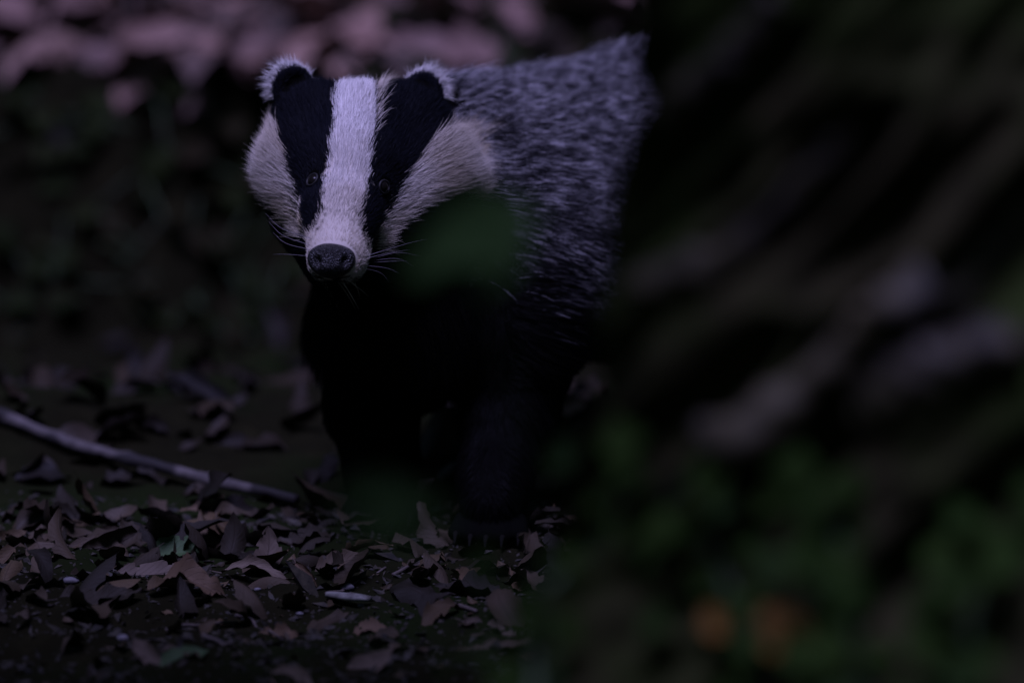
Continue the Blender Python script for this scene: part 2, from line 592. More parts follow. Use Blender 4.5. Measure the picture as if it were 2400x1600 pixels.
named_leaf(92, 1368, 130, -62, 30, 10, 'brown leaf bent like a strap over a dark hollow in the soil', M_LEAF, width=0.20, roll=0.9, curl=-0.8)
named_leaf(232, 1412, 200, 9, -2, 22, 'wide dark brown leaf with a scalloped edge lying flat on soil', M_LEAF, width=0.25, wave=0.05, roll=0.5)
named_leaf(1095, 1362, 110, -30, -16, 30, 'pinkish brown cupped leaf just before the paws of the badger', M_TANLEAF, width=0.34, roll=0.9, curl=0.5)
named_leaf(872, 1478, 100, -6, -8, 22, 'small tan leaf with a torn edge alone on bare soil', M_TANLEAF, width=0.30, roll=-0.9, torn=0.2, curl=-0.5)
named_leaf(655, 1492, 105, -24, -6, 26, 'crumpled tan leaf half sunk in the trodden path', M_TANLEAF, width=0.32, roll=1.0, wave=0.08)
named_leaf(352, 1552, 130, -52, 28, 25, 'pale mauve brown leaf folded upright on the near path', M_PALELEAF, width=0.24, roll=1.3, curl=0.5)
named_leaf(432, 1545, 120, 20, -12, 30, 'dull green leaf leaning behind the folded mauve one', M_GREENLEAF, name='green_leaf', width=0.32, roll=0.5)
named_leaf(868, 1562, 115, 12, -22, 34, 'pale grey brown leaf tilted up over a dark hollow of the path', M_PALELEAF, width=0.34, roll=-0.7)
named_leaf(690, 1600, 130, -40, 14, 28, 'pale rounded leaf at the near edge of the path', M_PALELEAF, width=0.36, roll=0.9)
named_leaf(985, 1372, 90, -70, -30, 14, 'brown leaf propped on its edge against a thin twig', M_LEAF, width=0.32, roll=0.8)
named_leaf(1150, 1475, 150, -35, 6, 22, 'grey brown crinkled leaf trailing over the path near the trunk', M_PALELEAF, width=0.16, roll=1.2, wave=0.08)
named_leaf(1160, 1520, 190, 18, -2, 16, 'long dull leaf blade lying flat before the dark hollow by the trunk', M_LEAF, width=0.14, roll=0.4)
named_leaf(1285, 1135, 150, 25, -18, 30, 'leaf coloured pale as if catching light behind the badger beside the trunk', M_LITLEAF, width=0.26, roll=0.7)
named_leaf(1345, 975, 120, -40, -20, 30, 'dry leaf coloured pale as if lit, lying behind the badger foreleg, half hidden by the trunk', M_LITLEAF, width=0.3, roll=0.7)
named_leaf(470, 1195, 130, 24, -14, 20, 'mauve brown leaf lying just under the fallen stick', M_TANLEAF, width=0.22, roll=0.8)
named_leaf(800, 1330, 130, 10, -16, 26, 'dark brown broken leaf heaped beside the twisted strap leaf', M_LEAF, width=0.30, roll=1.0, torn=0.2)

def lying_tube(name, p0, p1, r0, r1, mat, label, cat, bend=0.004, lift=0.0, n=18, wob=0.25, sides=8, knots=()):
    a, b = np.array(p0), np.array(p1)
    s = np.linspace(0, 1, n)
    P = a + (b - a) * s[:, None]
    sd_ = int(abs(p0[0]) * 1e4)
    P[:, 0] += bend * np.array([float(noise3(np.array([q * 4, 1.7, sd_]), 3)) for q in s])
    P[:, 2] += bend * np.array([float(noise3(np.array([q * 4, 5.7, sd_]), 4)) for q in s])
    rad = r0 + (r1 - r0) * s
    for k in knots:
        rad = rad * (1 + 0.32 * np.exp(-((s - k) / 0.014) ** 2))
    V, F = tube(P, rad, sides, wob=wob, seed=sd_)
    base = P[0].copy()
    me = mesh_from(name, np.array(V) - base, F, mat)
    o = link(name, me)
    o.location = base
    tag(o, label, cat)
    return o
# the fallen stick on the left
pA = pix(-330, 880, 0.44); pB = on_ground(706, 1196)
pB[2] += 0.004
lying_tube('fallen_stick', pA, pB, 0.0048, 0.0040, M_STICK, 'pale grey fallen stick slanting down onto the litter', 'stick',
           bend=0.006, n=90, wob=0.15, sides=12, knots=(0.33, 0.45, 0.615, 0.80))
# rounded heap under its far end is part of the floor; a few twigs
for (x0, y0, x1, y1, r, lab) in (
        (770, 1400, 905, 1335, 0.0014, 'thin dark twig rising past the small hollow between leaves'),
        (390, 1478, 560, 1462, 0.0016, 'thin brown twig lying across the trodden soil'),
        (470, 1500, 545, 1515, 0.0024, 'short dark twig stub on the near path'),
        (1020, 1400, 1110, 1440, 0.0022, 'straight pinkish brown twig lying below the cupped leaf'),
        (930, 1350, 1000, 1312, 0.0015, 'tiny twig propped over the leaf on its edge'),
        (560, 1440, 660, 1500, 0.0012, 'fine dark twig beside the crumpled tan leaf')):
    a, b = on_ground(x0, y0), on_ground(x1, y1)
    a[2] += r * 0.6; b[2] += r * 1.2
    lying_tube('twig', a, b, r, r * 0.6, M_TWIG, lab, 'twig', bend=0.003)
def chip(px0, py0, px1, py1, wid, th, mat, name, label, cat):
    a, b = on_ground(px0, py0), on_ground(px1, py1)
    s = np.linspace(0, 1, 9)
    P = a + (b - a) * s[:, None]
    P[:, 2] = gh(P[:, 0], P[:, 1]).mean() + th * 0.8 + 0.003
    rad = wid * (0.55 + 0.5 * np.sin(np.pi * (0.08 + 0.84 * s)))
    V, F = tube(P, rad, 10, wob=0.25, seed=5)
    V = np.array(V)
    V[:, 2] = P[0, 2] + (V[:, 2] - P[0, 2]) * th / wid
    base = P[0].copy()
    o = link(name, mesh_from(name, V - base, F, mat))
    o.location = base
    tag(o, label, cat)
chip(766, 1402, 868, 1416, 0.0050, 0.0026, M_CHIP, 'wood_chip', 'pale flat wood chip lying on the soil below the strap leaf', 'wood chip')
for (px, py, r, lab) in ((165, 1368, 0.0042, 'small pale lump of chalk behind the wide dark leaf'),
                         (603, 1384, 0.0019, 'tiny white stone beside the twisted slender leaf'),
                         (846, 1421, 0.0020, 'tiny white stone at the end of the wood chip'),
                         (815, 1383, 0.0036, 'pale crumb of chalk behind the wood chip'),
                         (702, 1442, 0.0022, 'small round grey stone above the crumpled tan leaf'),
                         (288, 1500, 0.0034, 'grey pebble pressed into the bare path')):
    P = on_ground(px, py)
    u = np.linspace(0, math.pi, 8); v = np.linspace(0, 2 * math.pi, 11)[:-1]
    V, F = [], []
    for i, a in enumerate(u):
        for b in v:
            d = np.array([math.sin(a) * math.cos(b), math.sin(a) * math.sin(b), math.cos(a)])
            V.append(d * r * (1 + 0.35 * float(noise3(d * 1.7 + px, 9))) * np.array([1.3, 1, 0.8]))
    for i in range(7):
        for j in range(10):
            F.append((i * 10 + j, (i + 1) * 10 + j, (i + 1) * 10 + (j + 1) % 10, i * 10 + (j + 1) % 10))
    o = link('pebble', mesh_from('pebble', V, F, M_PEBBLE))
    o.location = (P[0], P[1], float(gh(P[0], P[1])) + r * 0.45)
    tag(o, lab, 'pebble')

# ------------------------------------------------------------------ the tree in front
TT_ = -1.08
tc = pix(2330, 600, TT_)
TCX, TCY = float(tc[0]), float(tc[1])
def trunk_r(z):
    return 0.175 + 0.19 * np.exp(-z / 0.34)
def trunk_disp(a, z):
    ca, sa = np.cos(a), np.sin(a)
    sp = a - z * 4.0
    P = np.stack([np.cos(sp) * 1.5, np.sin(sp) * 1.5, z * 2.2], -1)
    rd = 1 - np.abs(fbm(P * 2.4, 3, 51)) * 2.4
    lump = fbm(np.stack([ca * 1.2, sa * 1.2, z * 2.0], -1), 2, 61)
    fine = fbm(np.stack([np.cos(sp) * 5, np.sin(sp) * 5, z * 9], -1), 3, 71)
    return 0.036 * rd + 0.024 * lump + 0.012 * fine - 0.018
def trunk_pt(a, z, off=0.0):
    a = np.asarray(a, float); z = np.asarray(z, float)
    flute = 1 + 0.16 * np.exp(-z / 0.3) * np.cos(5 * a + 0.8)
    r = trunk_r(z) * flute + trunk_disp(a, z) + off
    return np.stack([TCX + r * np.cos(a), TCY + r * np.sin(a), z + 0 * a], -1)
nA, nZ = 260, 300
aa = np.linspace(0, 2 * math.pi, nA, endpoint=False)
zz = np.concatenate([np.linspace(-0.06, 1.1, nZ - 40), np.linspace(1.12, 3.6, 40)])
A_, Z_ = np.meshgrid(aa, zz, indexing='ij')
Vt = trunk_pt(A_, np.maximum(Z_, 0)); Vt[..., 2] = Z_
idx = np.arange(nA * nZ).reshape(nA, nZ)
nxt = np.roll(idx, -1, axis=0)
Ft = np.stack([idx[:, :-1].ravel(), nxt[:, :-1].ravel(), nxt[:, 1:].ravel(), idx[:, 1:].ravel()], -1)
tree = empty('tree', (TCX, TCY, 0))
tag(tree, 'thick mossy tree trunk with gnarled bark standing before the badger', 'tree')
link('trunk', mesh_from('trunk', Vt.reshape(-1, 3), Ft, M_BARK), tree)

def trunk_hit(px, py):
    """angle and height on the trunk under a photo pixel"""
    C = np.array(cam.location)
    d = pix(px, py, 0.0) - C
    d /= np.linalg.norm(d)
    for q in np.linspace(6.0, 7.7, 1700):
        P = C + d * q
        a = math.atan2(P[1] - TCY, P[0] - TCX)
        if math.hypot(P[0] - TCX, P[1] - TCY) < float(trunk_r(P[2]) + 0.005):
            return a, float(P[2])
    return None
ROOTS = [  # photo pixels along each pale root winding over the bark
    ([(1700, 1040), (1800, 985), (1890, 900), (1990, 800), (2090, 715), (2185, 650)], (0.016, 0.015, 0.013, 0.011, 0.014, 0.012)),
    ([(1980, 1000), (2060, 940), (2170, 880), (2260, 820), (2390, 790)], (0.012, 0.018, 0.020, 0.017, 0.012)),
    ([(2100, 720), (2210, 700), (2330, 610), (2430, 520)], (0.010, 0.013, 0.017, 0.016)),
    ([(1580, 660), (1660, 630), (1780, 520), (1900, 380), (1960, 330)], (0.009, 0.012, 0.009, 0.012, 0.009)),
    ([(1620, 250), (1760, 120), (1850, -20)], (0.010, 0.010, 0.008)),
]
for pts, rad in ROOTS:
    L3 = []
    for (px, py) in pts:
        h = trunk_hit(px, py)
        if h is None:
            continue
        L3.append(trunk_pt(np.array(h[0]), np.array(h[1]), 0.004))
    P = bez(L3, 40)
    r = np.interp(np.linspace(0, 1, 40), np.linspace(0, 1, len(rad)), rad)
    V, F = tube(P, r, 12, wob=0.5, seed=len(pts))
    link('root', mesh_from('root', V, F, M_ROOT), tree)

# a low leafy bough added unseen above the picture to shade the near path
shade_bough = bez([(TCX, TCY, 1.25), (0.05, TCY - 0.02, 1.38), (-0.35, TCY + 0.03, 1.42), (-0.85, TCY + 0.08, 1.40)], 30)
V, F = tube(shade_bough, np.linspace(0.05, 0.012, 30), 10, wob=0.3)
link('shade_limb', mesh_from('shade_limb', V, F, M_BARK), tree)
SIDES = []
for q in range(3, 30, 3):
    for sg in (-1, 1):
        e = shade_bough[q] + np.array([rng.uniform(-0.15, 0.15), sg * rng.uniform(0.25, 0.42), rng.uniform(-0.15, 0.12)])
        P = bez([shade_bough[q], (shade_bough[q] + e) / 2 + np.array([0, 0, 0.05]), e], 10)
        V, F = tube(P, np.linspace(0.010, 0.003, 10), 6)
        link('shade_branch', mesh_from('shade_branch', V, F, M_BARK), tree)
        SIDES += list(P[2:])
VV, FF, UU, off = [], [], [], 0
for q in range(2600):
    c = SIDES[int(rng.integers(len(SIDES)))] + rng.normal(0, 0.075, 3)
    if c[1] > -0.50 - 0.32 * (c[2] - 1.3) or c[1] < -1.5 or c[2] < 1.05 or c[0] > 0.0:
        continue
    V, F, UV = LOW[int(rng.integers(len(LOW)))]
    m3 = np.array(Euler((rng.normal(0, 0.5), rng.normal(0, 0.5), rng.uniform(0, 6.28))).to_matrix())
    VV.append((V * rng.uniform(0.06, 0.10)) @ m3.T + c); FF += [tuple(i + off for i in f) for f in F]; UU.append(UV); off += len(V)
fo_ = link('shade_foliage', leaf_mesh('shade_foliage', (np.vstack(VV), FF, np.vstack(UU)), M_IVY), tree)
fo_['kind'] = 'stuff'

# ivy and other leaves over the trunk's foot
IVYS = leaf_shape(900, nu=10, nv=6, width=0.46, fold=0.12, curl=-0.3, roll=0.4, lobed=True)
IVY_ME = leaf_mesh('leaf', IVYS, M_IVY)
ivy = empty('ivy_plant', tuple(trunk_pt(np.array(R(-110)), np.array(0.0))))
tag(ivy, 'dark green ivy climbing the foot of the mossy trunk', 'ivy')
stem_pts = []
for (path) in ([(1410, 1750), (1420, 1560), (1400, 1400), (1420, 1250), (1450, 1120)], [(1800, 1800), (1760, 1500), (1650, 1300), (1560, 1180), (1700, 1080)],
               [(2050, 1800), (2000, 1500), (1960, 1300), (1900, 1180)], [(2300, 1750), (2280, 1450), (2360, 1250)]):
    L3 = []
    for (px, py) in path:
        h = trunk_hit(px, py)
        if h:
            L3.append(trunk_pt(np.array(h[0]), np.array(h[1]), 0.006))
    if len(L3) < 2:
        continue
    P = bez(L3, 24)
    V, F = tube(P, np.linspace(0.004, 0.002, 24), 6)
    link('stem', mesh_from('stem', V, F, M_STEM), ivy)
    for q in range(1, 24, 2):
        stem_pts.append(P[q])
for P in stem_pts:
    for rep in range(4):
        out = np.array([P[0] - TCX, P[1] - TCY, 0.0]); out /= np.linalg.norm(out)
        q = P + out * rng.uniform(0.002, 0.012) + rng.normal(0, 0.018, 3)
        o = bpy.data.objects.new('leaf', IVY_ME)
        COL.objects.link(o)
        o.parent = ivy
        o.matrix_parent_inverse = Matrix.Translation(-ivy.location)
        nrm = Vector(out + rng.normal(0, 0.3, 3) + np.array([0, 0, 0.65])).normalized()
        quat = nrm.to_track_quat('Z', 'X')
        o.matrix_basis = Matrix.Translation(q) @ quat.to_matrix().to_4x4() @ Matrix.Rotation(rng.uniform(0, 6.28), 4, 'Z') @ Matrix.Scale(rng.uniform(0.018, 0.034), 4)
# the parent sits away from the origin: keep the matrices as set
def stuck_leaf(px, py, L, mat, name, label):
    h = trunk_hit(px, py)
    P = trunk_pt(np.array(h[0]), np.array(h[1]), 0.016)
    out = np.array([P[0] - TCX, P[1] - TCY, 0.0]); out /= np.linalg.norm(out)
    me = leaf_mesh(name, leaf_shape(int(px), nu=12, nv=6, width=0.36, roll=0.8, curl=0.4), mat)
    o = bpy.data.objects.new(name, me)
    COL.objects.link(o)
    nrm = Vector(out * 0.8 + np.array([0, 0, 0.9])).normalized()
    o.matrix_world = Matrix.Translation(P) @ nrm.to_track_quat('Z', 'X').to_matrix().to_4x4() @ Matrix.Rotation(R(60), 4, 'Z') @ Matrix.Translation((-0.5 * L, 0, 0)) @ Matrix.Scale(L, 4)
    tag(o, label, 'leaf')
stuck_leaf(1850, 1485, 0.05, M_ORANGE, 'fallen_leaf', 'large orange dead leaf caught in the ivy on the trunk')
stuck_leaf(1720, 1450, 0.028, M_ORANGE, 'fallen_leaf', 'small orange brown dead leaf caught in the ivy beside the larger one')

# ground ivy in the hollow and on the bank: dull old leaves
M_OLDIVY = leaf_material('old_ivy_leaf', [(0, (0.006, 0.010, 0.002)), (0.5, (0.012, 0.018, 0.0035)), (1, (0.018, 0.014, 0.006))], vein=(0.010, 0.014, 0.004), gloss=0.7, sp=0.05)
OLDIVY_ME = leaf_mesh('leaf', IVYS, M_OLDIVY)
for (px0, py0, nl, sp_, lab) in ((440, 640, 18, 0.04, 'clump of dark ground ivy low on the bank behind the badger chest'),
                            (140, 700, 14, 0.05, 'loose clump of dark ivy at the bank foot above the raised end of the stick'),
                            (400, 330, 14, 0.05, 'sparse dark ivy half way up the shaded face of the earth bank'),
                            (120, 260, 12, 0.05, 'dark ivy hanging just below the pale leaves of the bank top'),
                            (620, 760, 14, 0.03, 'small tuft of dark ivy in the hollow beside the badger foreleg'),
                            (1130, 60, 22, 0.06, 'spread of dark ivy on the bank top above the badger back')):
    c0 = on_ground(px0, py0)
    gi = empty('ground_ivy', tuple(c0))
    tag(gi, lab, 'ivy', 'ground ivy clumps on the bank')
    for q in range(nl):
        x, y = c0[0] + rng.normal(0, sp_), c0[1] + rng.normal(0, sp_ * 0.6)
        z = float(gh(np.array(x), np.array(y))) + rng.uniform(0.004, 0.02)
        nrm = Vector(np.array([0, -0.45, 0.9]) + rng.normal(0, 0.3, 3)).normalized()
        o = bpy.data.objects.new('leaf', OLDIVY_ME)
        COL.objects.link(o)
        o.parent = gi
        o.matrix_parent_inverse = Matrix.Translation(-gi.location)
        o.matrix_basis = Matrix.Translation((x, y, z)) @ nrm.to_track_quat('Z', 'X').to_matrix().to_4x4() @ Matrix.Rotation(rng.uniform(0, 6.28), 4, 'Z') @ Matrix.Scale(rng.uniform(0.02, 0.038), 4)
        V, F = tube([(x, y, z), ((x + c0[0]) / 2, (y + c0[1]) / 2, float(gh(np.array((x + c0[0]) / 2), np.array((y + c0[1]) / 2))) + 0.003)], [0.0008, 0.001], 5)
        link('stalk', mesh_from('stalk', V, F, M_STEM), gi)

# ------------------------------------------------------------------ young plants in front, far out of focus
M_SAPLING = leaf_material('sapling_leaf', [(0, (0.013, 0.029, 0.007)), (1, (0.015, 0.032, 0.008))], vein=(0.016, 0.03, 0.009), gloss=0.8, sp=0.02)
BLADE = leaf_mesh('leaf', leaf_shape(950, nu=12, nv=6, width=0.34, fold=0.1, curl=-0.3, roll=0.3), M_SAPLING)
def sapling(root_xy, tip, leaves, label):
    g = np.array([root_xy[0], root_xy[1], float(gh(np.array(root_xy[0]), np.array(root_xy[1])))])
    e = empty('sapling', tuple(g))
    tag(e, label, 'sapling')
    mid = (g + tip) / 2 + np.array([0.01, 0.02, 0.06])
    P = bez([g - np.array([0, 0, 0.01]), mid, tip], 24)
    V, F = tube(P, np.linspace(0.0022, 0.0009, 24), 6)
    link('stem', mesh_from('stem', V, F, M_STEM), e)
    for (c, L, yaw, pitch, roll) in leaves:
        c = np.array(c)
        o = bpy.data.objects.new('leaf', BLADE)
        COL.objects.link(o)
        o.parent = e
        o.matrix_parent_inverse = Matrix.Translation(-e.location)
        m = Euler((R(roll), R(pitch), R(yaw))).to_matrix().to_4x4()
        o.matrix_basis = Matrix.Translation(c) @ m @ Matrix.Translation((-0.5 * L, 0, 0)) @ Matrix.Scale(L, 4)
        # a stalk from the stem to the leaf's base
        base = c + np.array(m.to_3x3() @ Vector((-0.62 * L, 0, 0)))
        k = int(np.argmin(np.linalg.norm(P - base, axis=1)))
        V, F = tube(bez([P[k], (P[k] + base) / 2 + np.array([0, 0, 0.006]), base], 8), np.linspace(0.0009, 0.0007, 8), 5)
        link('stalk', mesh_from('stalk', V, F, M_STEM), e)
tipA = pix(1130, 600, -1.5)
sapling((float(tipA[0]) + 0.05, float(tipA[1]) + 0.06), pix(1150, 640, -1.5),
        [(pix(1110, 540, -1.5), 0.078, 200, 15, -52), (pix(1165, 630, -1.52), 0.058, 120, 25, -55), (pix(1020, 605, -1.48), 0.048, 185, 25, -55)],
        'green leafed sapling in front of the badger shoulder')
tipB = pix(900, 1230, -2.1)
sapling((float(tipB[0]) - 0.02, float(tipB[1]) + 0.05), tipB,
        [(pix(870, 1180, -2.1), 0.034, 160, 10, -60), (pix(985, 1215, -2.12), 0.032, 20, 10, 60)],
        'small two leafed seedling in front of the badger paws')

# ------------------------------------------------------------------ the badger
def rcone(p, a, b, r1, r2):
    ba = b - a
    h = np.clip(((p - a) @ ba) / (ba @ ba), 0, 1)
    return np.linalg.norm(p - a - h[..., None] * ba, axis=-1) - (r1 + (r2 - r1) * h)
def ell(p, c, r, M=None):
    q = p - c
    if M is not None:
        q = q @ M
    r = np.asarray(r)
    k0 = np.linalg.norm(q / r, axis=-1)
    k1 = np.linalg.norm(q / (r * r), axis=-1) + 1e-9
    return k0 * (k0 - 1) / k1
def smin(a, b, k):
    h = np.clip(0.5 + 0.5 * (b - a) / k, 0, 1)
    return b + (a - b) * h - k * h * (1 - h)
CAMB = np.stack([RIGHT, UP, DIR], 1)     # columns: view right, view up, away

S0 = pix(1130, 520, 0.265)
AX = np.array([math.sin(R(44)), math.cos(R(44)), 0.0])
S1 = S0 + AX * 0.20 + np.array([0, 0, -0.022]); S2 = S0 + AX * 0.38 + np.array([0, 0, -0.050])
SIDE = np.array([AX[1], -AX[0], 0.0])     # towards the camera's right-hand flank
EAR_L, EAR_R = pix(686, 212, 0.118), pix(993, 226, 0.130)
def ground_at(P, h):
    P = np.array(P); P[2] = float(gh(P[0], P[1])) + h
    return P
PAW_L = ground_at(pix(900, 1195, 0.20), 0.012)
PAW_R = ground_at(pix(1150, 1232, 0.13), 0.012)
HIP_R = S2 + SIDE * 0.05 + np.array([0, 0, -0.03]); HIP_L = S2 - SIDE * 0.05 + np.array([0, 0, -0.03])
HPAW_R = ground_at(S2 + SIDE * 0.085 - AX * 0.02, 0.012); HPAW_L = ground_at(S2 - SIDE * 0.085 + AX * 0.02, 0.012)

def leg(p, d, pts, rads, k=0.012):
    for q in range(len(pts) - 1):
        d = smin(d, rcone(p, pts[q], pts[q + 1], rads[q], rads[q + 1]), k)
    return d
LEGS = [
    ([pix(885, 780, 0.205), pix(872, 950, 0.225), pix(898, 1100, 0.215), PAW_L + np.array([0, 0, 0.012])], [0.042, 0.029, 0.023, 0.020]),
    ([pix(1215, 780, 0.20), pix(1195, 960, 0.19), pix(1160, 1120, 0.155), PAW_R + np.array([0, 0, 0.012])], [0.046, 0.029, 0.022, 0.020]),
    ([HIP_R, HIP_R + AX * -0.045 + SIDE * 0.03 + np.array([0, 0, -0.06]), HPAW_R + AX * 0.035 + np.array([0, 0, 0.045]), HPAW_R], [0.065, 0.042, 0.024, 0.019]),
    ([HIP_L, HIP_L + AX * -0.045 - SIDE * 0.03 + np.array([0, 0, -0.06]), HPAW_L + AX * 0.035 + np.array([0, 0, 0.045]), HPAW_L], [0.065, 0.042, 0.024, 0.019]),
]
TOES = []
for (P, fwd) in ((PAW_L, np.array([-0.15, -1, 0])), (PAW_R, np.array([-0.1, -1, 0])), (HPAW_R, -AX), (HPAW_L, -AX)):
    fwd = fwd / np.linalg.norm(fwd)
    sd2 = np.array([-fwd[1], fwd[0], 0])
    for q in (-2, -1, 0, 1, 2):
        a = P + sd2 * q * 0.0095 + np.array([0, 0, -0.001])
        b = a + fwd * (0.027 - 0.003 * q * q * 0.8) + sd2 * q * 0.002 + np.array([0, 0, -0.003])
        TOES.append((a, b, fwd))
def sdf(p, toes=True):
    # body
    d = rcone(p, S0, S1, 0.102, 0.112)
    d = smin(d, rcone(p, S1, S2, 0.112, 0.098), 0.03)
    d = smin(d, rcone(p, S2, S2 + AX * 0.075 + np.array([0, 0, -0.01]), 0.09, 0.055), 0.03)
    d = smin(d, rcone(p, S2 + AX * 0.10 + np.array([0, 0, 0.0]), S2 + AX * 0.21 + np.array([0, 0, -0.06]), 0.026, 0.012), 0.02)
    # shoulders, neck and chest
    d = smin(d, rcone(p, pix(870, 370, 0.155), pix(1080, 500, 0.245), 0.050, 0.085), 0.03)
    d = smin(d, ell(p, pix(960, 690, 0.19), (0.062, 0.085, 0.06), CAMB), 0.035)
    d = smin(d, ell(p, pix(1230, 640, 0.215), (0.058, 0.085, 0.05), CAMB), 0.03)
    for pts, rads in LEGS:
        d = leg(p, d, pts, rads, 0.022)
    # head
    h = rcone(p, pix(792, 598, 0.022), pix(799, 505, 0.046), 0.0215, 0.0255)
    h = smin(h, rcone(p, pix(797, 505, 0.046), pix(818, 405, 0.080), 0.0255, 0.0345), 0.012)
    h = smin(h, rcone(p, pix(818, 405, 0.080), pix(838, 322, 0.112), 0.0345, 0.0385), 0.015)
    h = smin(h, rcone(p, pix(783, 628, 0.036), pix(822, 565, 0.095), 0.0135, 0.026), 0.012)
    h = smin(h, ell(p, pix(710, 372, 0.108), (0.0215, 0.036, 0.030), CAMB), 0.018)
    h = smin(h, rcone(p, pix(700, 410, 0.112), pix(760, 540, 0.085), 0.021, 0.018), 0.022)
    h = smin(h, ell(p, pix(968, 385, 0.120), (0.034, 0.036, 0.032), CAMB), 0.022)
    h = smin(h, rcone(p, pix(975, 430, 0.120), pix(862, 560, 0.075), 0.030, 0.018), 0.025)
    h = smin(h, rcone(p, pix(1000, 480, 0.145), pix(840, 610, 0.095), 0.040, 0.022), 0.02)
    h = smin(h, rcone(p, pix(740, 500, 0.130), pix(800, 620, 0.090), 0.030, 0.022), 0.02)
    h = smin(h, ell(p, pix(722, 262, 0.120), (0.022, 0.022, 0.022), CAMB), 0.016)
    h = smin(h, ell(p, pix(962, 275, 0.128), (0.024, 0.024, 0.024), CAMB), 0.016)
    for c, sgn in ((EAR_L, -1), (EAR_R, 1)):
        M = CAMB @ np.array(Euler((0.15, 0.35 * sgn, 0.25 * sgn)).to_matrix())
        e = ell(p, c, (0.0155, 0.0175, 0.0085), M)
        hol = ell(p, c + M @ np.array([0, -0.001, -0.009]), (0.0105, 0.0125, 0.009), M)
        e = -smin(-e, hol, 0.003)
        h = smin(h, e, 0.006)
    d = smin(d, h, 0.022)
    if toes:
        for a, b, f in TOES:
            d = smin(d, rcone(p, a, b, 0.0088, 0.0068), 0.005)
    return d

def surface_nets(f, lo, hs):
    nx, ny, nz = f.shape
    ins = f < 0
    c = [(i, j, k) for i in (0, 1) for j in (0, 1) for k in (0, 1)]
    cnt = sum(ins[i:nx - 1 + i, j:ny - 1 + j, k:nz - 1 + k].astype(np.int8) for i, j, k in c)
    mixed = (cnt > 0) & (cnt < 8)
    ci = np.argwhere(mixed)
    vid = -np.ones(mixed.shape, dtype=np.int64)
    vid[mixed] = np.arange(len(ci))
    acc = np.zeros((len(ci), 3)); num = np.zeros(len(ci))
    for a in c:
        for ax in range(3):
            if a[ax]:
                continue
            b = list(a); b[ax] = 1
            fa = f[ci[:, 0] + a[0], ci[:, 1] + a[1], ci[:, 2] + a[2]]
            fb = f[ci[:, 0] + b[0], ci[:, 1] + b[1], ci[:, 2] + b[2]]
            m = (fa < 0) != (fb < 0)
            tt = np.where(m, fa / np.where(m, fa - fb, 1), 0)
            pt = np.tile(np.array(a, float), (len(ci), 1)); pt[:, ax] += tt
            acc[m] += pt[m]; num[m] += 1
    V = lo + (ci + acc / num[:, None]) * hs
    F = []
    for ax in range(3):
        b1, b2 = (ax + 1) % 3, (ax + 2) % 3
        sl0 = [slice(None)] * 3; sl1 = [slice(None)] * 3
        sl0[ax] = slice(0, -1); sl1[ax] = slice(1, None)
        ch = ins[tuple(sl0)] != ins[tuple(sl1)]
        e = np.argwhere(ch)
        e = e[(e[:, b1] > 0) & (e[:, b2] > 0) & (e[:, b1] < f.shape[b1] - 1) & (e[:, b2] < f.shape[b2] - 1)]
        def cell(d1, d2):
            q = e.copy(); q[:, b1] -= d1; q[:, b2] -= d2
            return vid[q[:, 0], q[:, 1], q[:, 2]]
        quad = np.stack([cell(1, 1), cell(0, 1), cell(0, 0), cell(1, 0)], -1)
        inside0 = ins[e[:, 0], e[:, 1], e[:, 2]]
        quad[~inside0] = quad[~inside0][:, ::-1]
        F.append(quad)
    return V, np.vstack(F)

allp = np.array([S0, S1, S2, S2 + AX * 0.25, PAW_L, PAW_R, HPAW_L, HPAW_R, pix(560, 140, 0.1), pix(779, 660, -0.03)])
lo = allp.min(0) - np.array([0.13, 0.09, 0.03]); hi = allp.max(0) + np.array([0.10, 0.10, 0.16])
hs = 0.0033
dims = np.ceil((hi - lo) / hs).astype(int)
G = [lo[q] + hs * np.arange(dims[q]) for q in range(3)]
Fv = np.empty(dims, dtype=np.float32)
# coarse pass first, the full field only near the skin
hc = hs * 4
Gc = [lo[q] + hc * (np.arange(int(math.ceil(dims[q] / 4)) + 0) + 0.375) for q in range(3)]
Pc = np.stack(np.meshgrid(*Gc, indexing='ij'), -1)
dc = sdf(Pc.reshape(-1, 3)).reshape(Pc.shape[:3])
big = np.repeat(np.repeat(np.repeat(dc, 4, 0), 4, 1), 4, 2)[:dims[0], :dims[1], :dims[2]]
Fv[:] = big
near = np.abs(big) < 0.022
ii = np.argwhere(near)
for q in range(0, len(ii), 400000):
    b = ii[q:q + 400000]
    Fv[b[:, 0], b[:, 1], b[:, 2]] = sdf(lo + b * hs)
BV, BF = surface_nets(Fv, lo, hs)
badger = empty('badger', (float(PAW_R[0]), float(PAW_R[1]) + 0.12, 0.0))
tag(badger, 'badger with black and white striped face walking out from behind the trunk', 'badger')

def normals(P):
    e = 0.0012
    g = np.stack([sdf(P + np.array(v) * e, False) - sdf(P - np.array(v) * e, False) for v in ((1, 0, 0), (0, 1, 0), (0, 0, 1))], -1)
    return g / (np.linalg.norm(g, axis=1)[:, None] + 1e-9)

